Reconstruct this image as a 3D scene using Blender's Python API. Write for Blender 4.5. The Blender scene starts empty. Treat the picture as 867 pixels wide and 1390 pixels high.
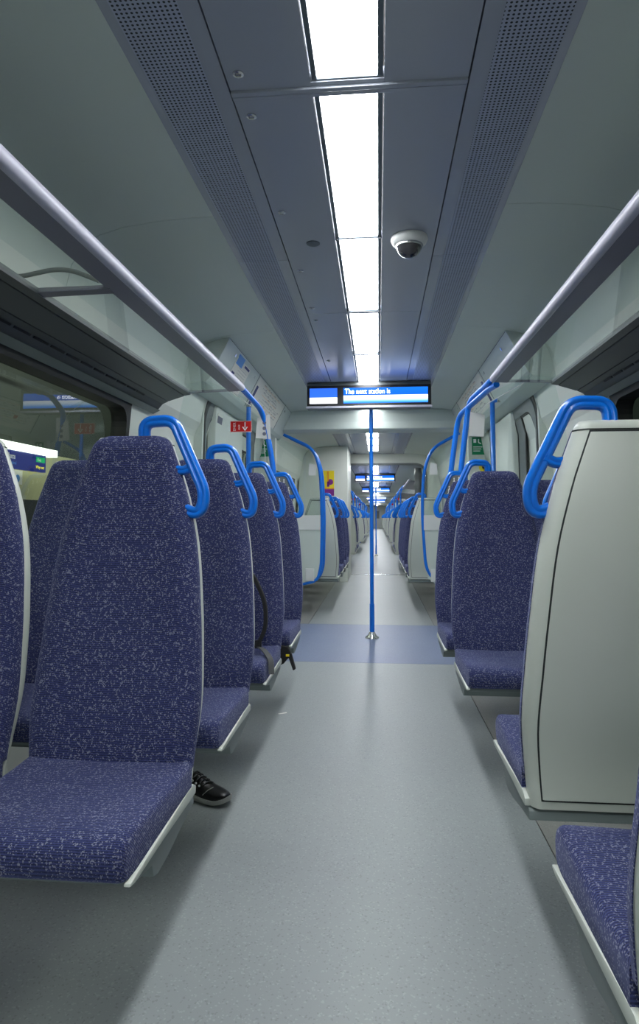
import bpy, bmesh, math, random
from mathutils import Vector, Matrix
random.seed(7)
S = bpy.context.scene
C = S.collection
XC = -0.078          # centre line of the carriage
PI = math.pi

# ------------------------------------------------------------------ materials
def mat(name, col, rough=.5, metal=0., spec=.5, coat=0., emit=None, es=0., trans=0., ior=1.45):
    m = bpy.data.materials.new(name); m.use_nodes = True
    b = m.node_tree.nodes['Principled BSDF']
    b.inputs['Base Color'].default_value = (*col, 1)
    b.inputs['Roughness'].default_value = rough
    b.inputs['Metallic'].default_value = metal
    b.inputs['Specular IOR Level'].default_value = spec
    b.inputs['Coat Weight'].default_value = coat
    b.inputs['Coat Roughness'].default_value = .08
    b.inputs['Transmission Weight'].default_value = trans
    b.inputs['IOR'].default_value = ior
    if emit:
        b.inputs['Emission Color'].default_value = (*emit, 1)
        b.inputs['Emission Strength'].default_value = es
    return m
def srgb(r, g, b):
    f = lambda c: (c/255/12.92) if c/255 <= .04045 else ((c/255+.055)/1.055)**2.4
    return (f(r), f(g), f(b))
class NT:
    def __init__(s, m): s.m = m; s.t = m.node_tree; s.b = s.t.nodes['Principled BSDF']
    def n(s, ty, **k):
        x = s.t.nodes.new(ty)
        for a, v in k.items(): setattr(x, a, v)
        return x
    def l(s, a, b): s.t.links.new(a, b)
    def math(s, op, a, b=None, clamp=False):
        x = s.n('ShaderNodeMath', operation=op); x.use_clamp = clamp
        for i, v in enumerate((a, b)):
            if v is None: continue
            if isinstance(v, (int, float)): x.inputs[i].default_value = v
            else: s.l(v, x.inputs[i])
        return x.outputs[0]
    def mix(s, fac, a, b):
        x = s.n('ShaderNodeMix', data_type='RGBA')
        if isinstance(fac, (int, float)): x.inputs[0].default_value = fac
        else: s.l(fac, x.inputs[0])
        for i, v in ((6, a), (7, b)):
            if isinstance(v, tuple): x.inputs[i].default_value = (*v, 1)
            else: s.l(v, x.inputs[i])
        return x.outputs[2]
    def obj(s):
        tc = s.n('ShaderNodeTexCoord'); return tc.outputs['Object']

def speckled(name, base, amount=.12, scale=60, rough=.5, spec=.5, coat=0.):
    m = mat(name, base, rough, spec=spec, coat=coat); k = NT(m)
    no = k.n('ShaderNodeTexNoise'); no.inputs['Scale'].default_value = scale; no.inputs['Detail'].default_value = 4
    k.l(k.obj(), no.inputs['Vector'])
    f = k.math('MULTIPLY', k.math('SUBTRACT', no.outputs['Fac'], .5), amount*4)
    f = k.math('ADD', f, .5, True)
    d = tuple(c*(1-amount) for c in base); l = tuple(min(1, c*(1+amount)) for c in base)
    k.l(k.mix(f, d, l), k.b.inputs['Base Color'])
    return m

def fabric():
    m = mat('moquette', (.03, .04, .12), .92, spec=.25); k = NT(m)
    k.b.inputs['Sheen Weight'].default_value = .2
    k.b.inputs['Sheen Roughness'].default_value = .5
    k.b.inputs['Sheen Tint'].default_value = (.55, .6, .95, 1)
    o = k.obj()
    no = k.n('ShaderNodeTexNoise'); no.inputs['Scale'].default_value = 38; no.inputs['Detail'].default_value = 2
    k.l(o, no.inputs['Vector'])
    vm = k.n('ShaderNodeVectorMath', operation='MULTIPLY_ADD'); k.l(no.outputs['Color'], vm.inputs[0])
    vm.inputs[1].default_value = (.007, .007, .004); k.l(o, vm.inputs[2])
    sc = k.n('ShaderNodeVectorMath', operation='MULTIPLY'); k.l(vm.outputs[0], sc.inputs[0]); sc.inputs[1].default_value = (400, 400, 420)
    fl = k.n('ShaderNodeVectorMath', operation='FLOOR'); k.l(sc.outputs[0], fl.inputs[0])
    wn = k.n('ShaderNodeTexWhiteNoise'); k.l(fl.outputs[0], wn.inputs['Vector'])
    # second, coarser choice so that the flecks run in little chains
    n2 = k.n('ShaderNodeTexNoise'); n2.inputs['Scale'].default_value = 150; n2.inputs['Detail'].default_value = 1
    k.l(o, n2.inputs['Vector'])
    chain = k.math('MULTIPLY', k.math('SUBTRACT', n2.outputs['Fac'], .44), 1.6, True)
    th = k.math('SUBTRACT', .99, chain)
    fleck = k.math('GREATER_THAN', wn.outputs['Value'], th)
    sx = k.n('ShaderNodeSeparateXYZ'); k.l(o, sx.inputs[0])
    rows = k.math('SINE', k.math('MULTIPLY', k.math('ADD', sx.outputs['Z'], sx.outputs['Y']), 2*PI/.0062))
    rowf = k.math('ADD', k.math('MULTIPLY', rows, .5), .5)
    wv = k.n('ShaderNodeTexWhiteNoise'); k.l(fl.outputs[0], wv.inputs['Vector'])
    base = k.mix(rowf, (.009, .012, .038), (.040, .050, .155))
    base = k.mix(k.math('MULTIPLY', wn.outputs['Value'], .5), base, (.050, .062, .190))
    col = k.mix(fleck, base, (.20, .21, .29))
    k.l(col, k.b.inputs['Base Color'])
    bp = k.n('ShaderNodeBump'); bp.inputs['Strength'].default_value = .35; bp.inputs['Distance'].default_value = .0015
    k.l(rowf, bp.inputs['Height']); k.l(bp.outputs[0], k.b.inputs['Normal'])
    return m

def perforated(name, base, pitch=.0125, r=.30):
    m = mat(name, base, .38, spec=.5); k = NT(m)
    sx = k.n('ShaderNodeSeparateXYZ'); k.l(k.obj(), sx.inputs[0])
    def fr(o, off=0):
        return k.math('SUBTRACT', k.math('FRACT', k.math('ADD', k.math('DIVIDE', o, pitch), off)), .5)
    a, b = fr(sx.outputs['X']), fr(sx.outputs['Y'])
    d = k.math('SQRT', k.math('ADD', k.math('MULTIPLY', a, a), k.math('MULTIPLY', b, b)))
    hole = k.math('LESS_THAN', d, r)
    k.l(k.mix(hole, base, (.012, .014, .018)), k.b.inputs['Base Color'])
    return m

M = {}
M['fabric'] = fabric()
M['shell'] = speckled('shell_plastic', srgb(200, 206, 197), .03, 3, .38)
M['seam'] = mat('dark_seam', (.015, .02, .02), .7)
M['bracket'] = mat('bracket_grey', srgb(124, 134, 134), .45)
M['blue'] = mat('blue_paint', srgb(0, 112, 220), .30, spec=.5, coat=.35)
M['white_wall'] = speckled('wall_laminate', srgb(212, 216, 210), .02, 2, .4)
M['ceil'] = speckled('ceiling_skin', srgb(196, 206, 201), .02, 2, .42)
M['panel'] = speckled('ceiling_panel', srgb(162, 168, 180), .02, 2, .24, .8)
M['perf'] = perforated('perforated_panel', srgb(160, 168, 188), r=.27)
M['light'] = mat('light_diffuser', (1, 1, 1), .5, emit=(.955, .98, 1.), es=16.5)
M['lframe'] = mat('light_frame', srgb(88, 100, 108), .4)
M['rail'] = mat('rack_rail', srgb(190, 190, 206), .34)
M['rackpanel'] = mat('rack_panel', srgb(122, 122, 136), .35)
M['darkpanel'] = mat('rack_back_panel', srgb(84, 88, 91), .4)
M['rubber'] = mat('rubber', (.012, .012, .013), .5)
M['gasket'] = mat('grey_gasket', srgb(112, 118, 120), .4)
M['steel'] = mat('steel', (.62, .63, .62), .22, metal=1)
M['white'] = mat('white_plastic', srgb(214, 217, 216), .4)
M['black'] = mat('black_plastic', (.012, .012, .014), .35)
M['dome'] = mat('dome_smoke', (.03, .03, .035), .05, coat=1)
M['red'] = mat('red_sticker', srgb(206, 22, 24), .4)
M['green'] = mat('green_sticker', srgb(0, 130, 84), .4)
M['yellow'] = mat('yellow_sticker', srgb(238, 214, 40), .4)
M['purple'] = mat('purple_print', srgb(130, 44, 140), .5)
M['navy'] = mat('navy_print', srgb(22, 38, 110), .5)
M['orange'] = mat('orange_print', srgb(226, 150, 50), .5)
M['paper'] = mat('paper', srgb(226, 226, 218), .6)
M['mapink'] = mat('map_ink', srgb(110, 112, 130), .6)
M['skyblue'] = mat('sky_print', srgb(84, 150, 224), .5)
M['shoe'] = mat('shoe_leather', (.010, .010, .011), .32)
M['sole'] = mat('shoe_sole', srgb(176, 176, 172), .5)
M['webbing'] = mat('webbing', srgb(70, 72, 74), .8)
M['bag'] = speckled('bag_cloth', (.012, .012, .014), .3, 200, .8)
M['text'] = mat('text_white', (.9, .9, .9), .5)
M['scr_text'] = mat('screen_text', (1, 1, 1), .5, emit=(.9, .95, 1), es=3.0)

def glass(name, tint=(.93, .97, .95), fres=1.5):
    m = bpy.data.materials.new(name); m.use_nodes = True; t = m.node_tree; t.nodes.clear()
    o = t.nodes.new('ShaderNodeOutputMaterial'); mx = t.nodes.new('ShaderNodeMixShader')
    tr = t.nodes.new('ShaderNodeBsdfTransparent'); tr.inputs[0].default_value = (*tint, 1)
    gl = t.nodes.new('ShaderNodeBsdfGlossy'); gl.inputs['Roughness'].default_value = .01; gl.inputs[0].default_value = (.95, .98, 1, 1)
    fr = t.nodes.new('ShaderNodeFresnel'); fr.inputs[0].default_value = fres
    ge = t.nodes.new('ShaderNodeNewGeometry'); iv = t.nodes.new('ShaderNodeMath'); iv.operation = 'SUBTRACT'; iv.inputs[0].default_value = 1
    t.links.new(ge.outputs['Backfacing'], iv.inputs[1]); mu = t.nodes.new('ShaderNodeMath'); mu.operation = 'MULTIPLY'
    t.links.new(fr.outputs[0], mu.inputs[0]); t.links.new(iv.outputs[0], mu.inputs[1])
    t.links.new(mu.outputs[0], mx.inputs[0]); t.links.new(tr.outputs[0], mx.inputs[1]); t.links.new(gl.outputs[0], mx.inputs[2])
    t.links.new(mx.outputs[0], o.inputs[0]); return m
M['glass'] = glass('clear_glass')
M['winglass'] = glass('window_glass', (.86, .92, .88), 1.5)

def floor_mat(name, base):
    m = mat(name, base, .42, spec=.45); k = NT(m)
    o = k.obj()
    vo = k.n('ShaderNodeTexVoronoi'); vo.inputs['Scale'].default_value = 230; k.l(o, vo.inputs['Vector'])
    sx = k.n('ShaderNodeSeparateXYZ'); k.l(vo.outputs['Color'], sx.inputs[0])
    li = k.math('GREATER_THAN', sx.outputs[0], .93); dk = k.math('GREATER_THAN', sx.outputs[1], .94)
    no = k.n('ShaderNodeTexNoise'); no.inputs['Scale'].default_value = 2.2; no.inputs['Detail'].default_value = 5; k.l(o, no.inputs['Vector'])
    c = k.mix(no.outputs['Fac'], tuple(x*.90 for x in base), tuple(min(1, x*1.10) for x in base))
    c = k.mix(k.math('MULTIPLY', li, .35), c, tuple(min(1, x*1.5) for x in base))
    c = k.mix(k.math('MULTIPLY', dk, .35), c, tuple(x*.5 for x in base))
    k.l(c, k.b.inputs['Base Color'])
    r = k.math('ADD', k.math('MULTIPLY', no.outputs['Fac'], .15), .36); k.l(r, k.b.inputs['Roughness'])
    return m
M['floor'] = floor_mat('floor_vinyl', srgb(143, 149, 150))
M['floorside'] = floor_mat('floor_vinyl_side', srgb(138, 139, 136))
M['floorblue'] = floor_mat('floor_vinyl_blue', srgb(112, 124, 152))

# screen pictures: gradients belong to what the display shows
def screen_mat(name, z_split, z_lo, z_hi, fade):
    m = mat(name, (.0, .0, .0), .6, spec=.1); k = NT(m)
    sx = k.n('ShaderNodeSeparateXYZ'); k.l(k.obj(), sx.inputs[0])
    ramp = k.n('ShaderNodeValToRGB')
    f = k.math('DIVIDE', k.math('SUBTRACT', sx.outputs['Z'], z_lo), z_hi-z_lo, True); k.l(f, ramp.inputs[0])
    cr = ramp.color_ramp
    s = (z_split-z_lo)/(z_hi-z_lo)
    if fade:
        pts = [(0, (.01, .16, .85)), (.10, (.07, .32, .9)), (.30, (.65, .8, 1)), (s-.02, (.9, .95, 1)), (s, (.004, .09, .60)), (1, (.006, .12, .70))]
    else:
        pts = [(0, (.9, .93, 1)), (s-.02, (1, 1, 1)), (s+.02, (.02, .10, .60)), (1, (.02, .09, .50))]
    cr.elements[0].position = pts[0][0]; cr.elements[0].color = (*pts[0][1], 1)
    cr.elements[1].position = pts[-1][0]; cr.elements[1].color = (*pts[-1][1], 1)
    for p, c in pts[1:-1]:
        e = cr.elements.new(p); e.color = (*c, 1)
    k.l(ramp.outputs[0], k.b.inputs['Emission Color']); k.b.inputs['Emission Strength'].default_value = 1.6
    return m
M['scr_main'] = screen_mat('screen_main', .075, .022, .125, True)
M['scr_side'] = screen_mat('screen_side', .062, .022, .125, False)

# ------------------------------------------------------------------ mesh helpers
class MB:
    def __init__(s): s.v = []; s.f = []; s.mi = []
    def add(s, vs, fs, mi=0):
        o = len(s.v); s.v += [tuple(p) for p in vs]; s.f += [tuple(i+o for i in f) for f in fs]; s.mi += [mi]*len(fs)
    def box(s, x0, x1, y0, y1, z0, z1, mi=0):
        vs = [(x, y, z) for z in (z0, z1) for y in (y0, y1) for x in (x0, x1)]
        s.add(vs, [(0, 2, 3, 1), (4, 5, 7, 6), (0, 1, 5, 4), (2, 6, 7, 3), (0, 4, 6, 2), (1, 3, 7, 5)], mi)
    def prism(s, poly, a0, a1, axis='y', mi=0):
        n = len(poly)
        def P(p, a):
            return (p[0], a, p[1]) if axis == 'y' else ((a, p[0], p[1]) if axis == 'x' else (p[0], p[1], a))
        vs = [P(p, a0) for p in poly]+[P(p, a1) for p in poly]
        fs = [tuple(range(n)), tuple(range(2*n-1, n-1, -1))]+[(i, i+n, (i+1) % n+n, (i+1) % n) for i in range(n)]
        s.add(vs, fs, mi)
    def grid(s, rows, close_u=False, close_v=False, caps=False, mi=0):
        nr, nc = len(rows), len(rows[0]); vs = [p for r in rows for p in r]; fs = []
        for i in range(nr if close_v else nr-1):
            for j in range(nc if close_u else nc-1):
                a, b = i, (i+1) % nr; c, d = j, (j+1) % nc
                fs.append((a*nc+c, a*nc+d, b*nc+d, b*nc+c))
        if caps: fs += [tuple(range(nc-1, -1, -1)), tuple((nr-1)*nc+j for j in range(nc))]
        s.add(vs, fs, mi)
    def tube(s, pts, r, n=10, closed=False, caps=True, mi=0, sec=None, up=None):
        pts = [Vector(p) for p in pts]; N = len(pts); rows = []
        prevn = None
        for i, p in enumerate(pts):
            a = pts[(i-1) % N] if (i > 0 or closed) else p
            b = pts[(i+1) % N] if (i < N-1 or closed) else p
            t = (b-a).normalized()
            if up is not None: u = Vector(up)
            elif prevn is not None: u = prevn
            else: u = Vector((0, 0, 1)) if abs(t.z) < .9 else Vector((0, 1, 0))
            nrm = (u-t*u.dot(t)).normalized(); bi = t.cross(nrm); prevn = nrm
            rr = r[i] if isinstance(r, (list, tuple)) else r
            if sec: rows.append([p+nrm*q[0]+bi*q[1] for q in sec])
            else: rows.append([p+(nrm*math.cos(2*PI*k/n)+bi*math.sin(2*PI*k/n))*rr for k in range(n)])
        s.grid(rows, close_u=True, close_v=closed, caps=caps and not closed, mi=mi)
    def lathe(s, prof, c, n=24, axis='z', mi=0):
        rows = []
        for r, h in prof:
            ring = []
            for k in range(n):
                a = 2*PI*k/n; q = (r*math.cos(a), r*math.sin(a), h)
                if axis == 'y': q = (q[0], q[2], q[1])
                if axis == 'x': q = (q[2], q[0], q[1])
                ring.append((c[0]+q[0], c[1]+q[1], c[2]+q[2]))
            rows.append(ring)
        s.grid(rows, close_u=True, caps=True, mi=mi)
    def build(s, name, m, parent=None, smooth=None, bevel=None, loc=None):
        me = bpy.data.meshes.new(name); me.from_pydata(s.v, [], s.f)
        ms = m if isinstance(m, (list, tuple)) else [m]
        for x in ms: me.materials.append(M[x] if isinstance(x, str) else x)
        for p, i in zip(me.polygons, s.mi): p.material_index = i
        bm = bmesh.new(); bm.from_mesh(me); bmesh.ops.remove_doubles(bm, verts=bm.verts, dist=1e-6)
        bmesh.ops.recalc_face_normals(bm, faces=bm.faces)
        if bevel: 
            es = [e for e in bm.edges if e.is_manifold and e.calc_face_angle(0) > .5]
            bmesh.ops.bevel(bm, geom=es, offset=bevel, segments=2, affect='EDGES', profile=.6)
        bm.to_mesh(me); bm.free()
        if smooth:
            me.shade_smooth(); me.set_sharp_from_angle(angle=math.radians(smooth))
        o = bpy.data.objects.new(name, me); C.objects.link(o)
        if parent: o.parent = parent
        if loc: o.location = loc
        return o
def tag(o, label=None, cat=None, group=None, kind=None):
    if label: o['label'] = label
    if cat: o['category'] = cat
    if group: o['group'] = group
    if kind: o['kind'] = kind
    return o
def thing(name, label, cat, loc=(0, 0, 0), rz=0, group=None):
    o = bpy.data.objects.new(name, None); C.objects.link(o); o.empty_display_size = .1
    o.location = loc; o.rotation_euler = (0, 0, rz); return tag(o, label, cat, group)
def kids(o): return [c for c in ALL if c.parent == o]
def copy_tree(o, parent=None):
    c = o.copy(); C.objects.link(c); c.parent = parent
    for ch in list(o.children): copy_tree(ch, c)
    return c
def fillet(pts, r, n=6):
    pts = [Vector(p) for p in pts]; out = [pts[0]]
    for i in range(1, len(pts)-1):
        p = pts[i]; a = (pts[i-1]-p); b = (pts[i+1]-p); d = min(r[i] if isinstance(r, (list, tuple)) else r, a.length*.49, b.length*.49)
        A = p+a.normalized()*d; B = p+b.normalized()*d
        for k in range(n+1):
            t = k/n; out.append(A*(1-t)**2+p*2*t*(1-t)+B*t*t)
    out.append(pts[-1]); return out
def dens(pts, step=.02):
    out = []
    for a, b in zip(pts, pts[1:]):
        n = max(1, int((b-a).length/step)); out += [a+(b-a)*(k/n) for k in range(n)]
    return out+[pts[-1]]
def lerp_tab(tab, z):
    if z <= tab[0][0]: return tab[0][1]
    for (a, u), (b, v) in zip(tab, tab[1:]):
        if z <= b: t = (z-a)/(b-a); return u+(v-u)*t
    return tab[-1][1]
def smooth_tab(tab, z):          # Catmull-Rom through the table
    if z <= tab[0][0]: return tab[0][1]
    for i, ((a, u), (b, v)) in enumerate(zip(tab, tab[1:])):
        if z <= b:
            t = (z-a)/(b-a); h = b-a
            m0 = (v-tab[i-1][1])/(b-tab[i-1][0])*h if i > 0 else (v-u)
            m1 = (tab[i+2][1]-u)/(tab[i+2][0]-a)*h if i+2 < len(tab) else (v-u)
            return (2*t**3-3*t*t+1)*u+(t**3-2*t*t+t)*m0+(-2*t**3+3*t*t)*v+(t**3-t*t)*m1
    return tab[-1][1]
def text_mesh(body, size, m, name, parent, loc, rot, depth=.0006, align='LEFT', sx=1.):
    cu = bpy.data.curves.new('t', 'FONT'); cu.body = body; cu.size = size; cu.extrude = depth; cu.align_x = align
    t = bpy.data.objects.new('t', cu); C.objects.link(t)
    bpy.context.view_layer.update()
    me = bpy.data.meshes.new_from_object(t.evaluated_get(bpy.context.evaluated_depsgraph_get()))
    bpy.data.objects.remove(t)
    me.materials.clear(); me.materials.append(M[m])
    o = bpy.data.objects.new(name, me); C.objects.link(o); o.parent = parent; o.location = loc; o.rotation_euler = rot; o.scale = (sx, 1, 1)
    return o

# ------------------------------------------------------------------ camera
F = 870.
pit = math.atan(53/F); yaw = math.atan(79.5*math.cos(pit)/F)
cd = bpy.data.cameras.new('camera'); cam = bpy.data.objects.new('camera', cd); C.objects.link(cam)
cam.location = (0, 0, 1.06); cam.rotation_euler = (PI/2+pit, 0, yaw)
cd.sensor_fit = 'VERTICAL'; cd.sensor_height = 36; cd.lens = F*36/1390; cd.shift_y = -45/1390
cd.clip_start = .02; cd.clip_end = 300
S.camera = cam

# ------------------------------------------------------------------ the carriage shell
Y0, Y1 = -2.6, 66.0
HW = [(0, 1.335), (.85, 1.335), (1.2, 1.312), (1.66, 1.272), (1.70, 1.258), (1.76, 1.225), (2.0, 1.185)]
CEIL = [(1.185, 2.0), (1.165, 2.09), (1.12, 2.165), (1.05, 2.212), (.95, 2.24), (.82, 2.258), (.70, 2.267), (.575, 2.27)]
def hwid(z): return lerp_tab(HW, z)
DHW = [(0, 1.256), (1.66, 1.252), (1.76, 1.225), (2.0, 1.185)]
def dwid(z): return lerp_tab(DHW, z)
def wall_strip(mb, s, z0, z1, y0, y1, th=.06, off=0., mi=0, tab=None):
    tab = tab or HW; zs = [z0]+[z for z, _ in tab if z0 < z < z1]+[z1]
    inn = [(XC+s*(lerp_tab(tab, z)+off), z) for z in zs]; out = [(XC+s*(lerp_tab(tab, z)+off+th), z) for z in reversed(zs)]
    mb.prism(inn+out, y0, y1, 'y', mi)
WZ0, WZ1 = .87, 1.685
DOORS = [(4.66, 6.60), (17.0, 18.8), (24.6, 26.4), (35, 36.8), (42.6, 44.4)]
# window bays per side (between pillars)
WINS = [(-2.2, -.35), (-.15, 1.35), (1.55, 3.37), (7.75, 10.3), (13.0, 16.2), (19.6, 23.8), (27.4, 30.5), (31.6, 34.2), (37.6, 41.8), (45.2, 49.5), (51, 64)]
for s, nm in ((-1, 'left'), (1, 'right')):
    mb = MB(); wins = list(WINS)
    if s < 0: wins[3] = (7.75, 10.3)
    dz1 = 1.96
    solid = []; y = Y0
    for a, b in DOORS:
        solid.append((y, a)); y = b
        wall_strip(mb, s, dz1, 2.0, a, b)
    solid.append((y, Y1))
    for a, b in solid:
        wall_strip(mb, s, 0, WZ0, a, b); wall_strip(mb, s, WZ1, 2.0, a, b)
        y = a
        for c, d in [w for w in wins if a <= w[0] and w[1] <= b]:
            wall_strip(mb, s, WZ0, WZ1, y, c); y = d
        wall_strip(mb, s, WZ0, WZ1, y, b)
    tag(mb.build('wall_'+nm, 'white_wall'), kind='structure')
    for k, (a, b) in enumerate(wins):
        # black rubber frame with rounded corners, pane behind
        w = thing('window_%d' % (k*2+(1 if s > 0 else 0)+1), None, None, (0, 0, 0)); w['kind'] = 'structure'
        del_keys = [q for q in ('label', 'category') if q in w.keys()]
        for q in del_keys: del w[q]
        mf = MB(); r0, th = .09, .055
        def loop(ins, r):
            pts = [(a+ins, WZ0+ins), (b-ins, WZ0+ins), (b-ins, WZ1-ins), (a+ins, WZ1-ins)]; out = []
            for i in range(4):
                p = Vector(pts[i]); q = Vector(pts[i-1])-p; t = Vector(pts[(i+1) % 4])-p
                A = p+q.normalized()*r; B = p+t.normalized()*r
                for j in range(7):
                    u = j/6; v = A*(1-u)**2+p*2*u*(1-u)+B*u*u; out.append(v)
            return out
        L0, L1 = loop(-.004, .02), loop(.034, .10)
        def P3(v, off): return (XC+s*(hwid(v[1])+off), v[0], v[1])
        rows = [[P3(v, .08) for v in L0], [P3(v, -.006) for v in L0], [P3(v, -.006) for v in L1], [P3(v, .08) for v in L1]]
        mf.grid(rows, close_u=True, close_v=True)
        mf.build('window_frame', 'rubber', w)
        mp = MB(); wall_strip(mp, s, WZ0, WZ1, a-.01, b+.01, .006, 0, tab=[(0, 1.337), (2, 1.337)]); mp.build('window_pane', 'winglass', w)

# ceiling: curved outer skins with open joints backed by a dark strip
mb = MB()
joints = [Y0, -.4, .95, 2.46, 4.05, 7.3, 9.6, 12.0]+[12+2.7*i for i in range(1, 20)]+[Y1]
for s in (-1, 1):
    for a, b in zip(joints, joints[1:]):
        inn = [(XC+s*x, z) for x, z in CEIL]; out = [(XC+s*x, z+.03) for x, z in reversed(CEIL)]
        mb.prism(inn+out, a+.0015, b-.0015, 'y')
o = mb.build('ceiling', 'ceil', smooth=50); tag(o, kind='structure')
mb = MB(); mb.box(XC-1.2, XC+1.2, Y0, Y1, 2.33, 2.36); mb.box(XC-1.4, XC-1.245, Y0, Y1, 2.0, 2.36); mb.box(XC+1.245, XC+1.4, Y0, Y1, 2.0, 2.36)
tag(mb.build('trim_1', 'rubber'), kind='structure')
# perforated strips
mb = MB()
pj = [Y0, -.6, 1.15, 2.92, 5.66, 8.4, 12.0]+[12+3.*i for i in range(1, 18)]+[Y1]
for s in (-1, 1):
    for a, b in zip(pj, pj[1:]):
        for (x0, x1, mi) in ((.336, .385, 1), (.385, .548, 0), (.548, .574, 1)):
            xa, xb = sorted((XC+s*x0, XC+s*x1)); mb.box(xa, xb, a+.0015, b-.0015, 2.268, 2.30, mi)
tag(mb.build('trim_2', ['perf', 'panel']), kind='structure')
# centre panels with the lighting slots
lights = []
y = -2.4
marks = [(-2.2, -1.27), (-1.22, -.30), (-.25, .70), (.76, 1.695), (1.764, 2.708), (2.722, 3.69), (3.735, 4.675), (4.715, 5.66)]
yy = 5.80
while yy < 64:
    if 11.7 < yy+.47 < 12.9: yy = 12.95
    marks.append((yy, yy+.94)); yy += .985
cj = [Y0, -1.25, -.28, .73, 1.735, 3.712, 5.70, 8.30, 10.2, 12.0]
mb = MB()
cuts = [-2.6]+[m_[0]-.012 for m_ in marks[0:]]+[Y1]
HL = .084
for s in (-1, 1):
    xs = sorted((XC+s*(HL+.018), XC+s*.331))
    cjs = cj+[12+2.95*i for i in range(1, 18)]+[Y1]
    for a, b in zip(cjs, cjs[1:]): mb.box(xs[0], xs[1], a+.002, b-.002, 2.266, 2.30)
prev = Y0
for a, b in marks:
    if a-prev > .012: mb.box(XC-HL-.0175, XC+HL+.0175, prev+.004, a-.004, 2.266, 2.30)
    prev = b
mb.box(XC-HL-.0175, XC+HL+.0175, prev, Y1, 2.266, 2.30)
tag(mb.build('trim_3', 'panel'), kind='structure')
mb = MB(); 
for yj in (1.735,):
    mb.box(XC-.331, XC+.331, yj-.02, yj-.002, 2.258, 2.268)
    mb.box(XC-.331, XC+.331, yj+.003, yj+.018, 2.260, 2.268)
tag(mb.build('trim_4', 'panel', bevel=.002), kind='structure')
def mk_light(L):
    t = thing('ceiling_light', '-', 'ceiling light', (XC, 0, 2.27))
    mb = MB(); mb.box(-HL-.014, -HL, 0, L, .0, .012); mb.box(HL, HL+.014, 0, L, 0, .012); mb.box(-HL, HL, -.006, .002, 0, .012); mb.box(-HL, HL, L-.002, L+.006, 0, .012)
    mb.build('frame', 'lframe', t)
    mb = MB(); mb.box(-HL+.0005, HL-.0005, .003, L-.003, .006, .014); mb.build('diffuser', 'light', t)
    return t
order = ['', '', '', 'nearest white ceiling light panel, cut off by the top edge of the photo',
 'second white ceiling light panel, just past the ridged joint in the ceiling', 'third white ceiling light panel, beside the camera dome',
 'fourth white ceiling light panel, short in view between dome and display', 'fifth white ceiling light panel, ending right above the information display']
for i, (a, b) in enumerate(marks):
    if a > 40 and False: break
    t = mk_light(b-a); t.location.y = a
    if i < 3:
        lab, g = 'white ceiling light panel behind the viewpoint, out of the picture', 'ceiling lights behind the viewpoint'
    elif i < 8: lab, g = order[i], 'ceiling lights of the near saloon'
    elif b < 12: lab, g = 'bright ceiling light panel between the near display and the gangway arch', 'ceiling lights just beyond the display'
    else: lab, g = 'tiny bright ceiling light panel in the next carriages beyond the arch', 'ceiling lights of the far carriages'
    tag(t, lab, 'ceiling light', g)

# floor
def slab(x0, x1, y0, y1, name, m):
    mb = MB(); mb.box(x0, x1, y0, y1, -.03, 0); return tag(mb.build(name, m), kind='structure')
slab(XC-1.40, XC+.622, Y0, 4.78, 'floor', 'floor')
for n_, (a, b) in enumerate(((Y0, 4.78), (6.47, 12.1), (12.16, Y1))):
    for s in ((1,) if n_ == 0 else (-1, 1)):
        xs = sorted((XC+s*.626, XC+s*1.40)); slab(xs[0], xs[1], a, b, 'floor_side', 'floorside')
slab(XC-1.40, XC+1.40, 4.783, 6.467, 'floor_vestibule', 'floorblue')
slab(XC-.622, XC+.622, 6.47, 12.06, 'floor_middle', 'floor')
slab(XC-.622, XC+.622, 12.20, Y1, 'floor_far', 'floor')
mb = MB(); mb.box(XC-1.4, XC+1.4, Y0, Y1, -.06, -.031); mb.box(XC-.625, XC+.625, 12.06, 12.20, -.031, -.004)
tag(mb.build('floor_base', 'rubber'), kind='structure')
mb = MB(); mb.box(XC-.5, XC+.47, 12.065, 12.115, -.004, .006); mb.box(XC-.5, XC+.47, 12.145, 12.195, -.004, .006)
tag(mb.build('trim_5', 'steel', bevel=.002), kind='structure')
mb = MB(); mb.box(XC-1.335, XC-1.285, Y0, 4.4, .30, .372); mb.box(XC-1.335, XC-1.285, 7.3, Y1, .30, .372); mb.box(XC+1.30, XC+1.335, Y0, 4.4, .30, .372); mb.box(XC+1.30, XC+1.335, 7.3, Y1, .30, .372)
tag(mb.build('baseboard_side', 'bracket'), kind='structure')
# end walls
mb = MB(); mb.box(XC-1.4, XC+1.4, Y0-.06, Y0, 0, 2.36); tag(mb.build('wall_back', 'white_wall'), kind='structure')
mb = MB(); mb.box(XC-1.4, XC+1.4, Y1, Y1+.06, 0, 2.36); tag(mb.build('wall_front', 'white_wall'), kind='structure')
d = thing('door_20', None, None, (0, 0, 0)); d['kind'] = 'structure'
mb = MB(); mb.box(XC-.38, XC+.38, Y1-.04, Y1, 0.02, 1.95); mb.build('leaf', 'white', d)
mb = MB(); mb.box(XC-.2, XC+.2, Y1-.05, Y1-.04, 1.0, 1.75); mb.build('window', 'gasket', d)

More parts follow.
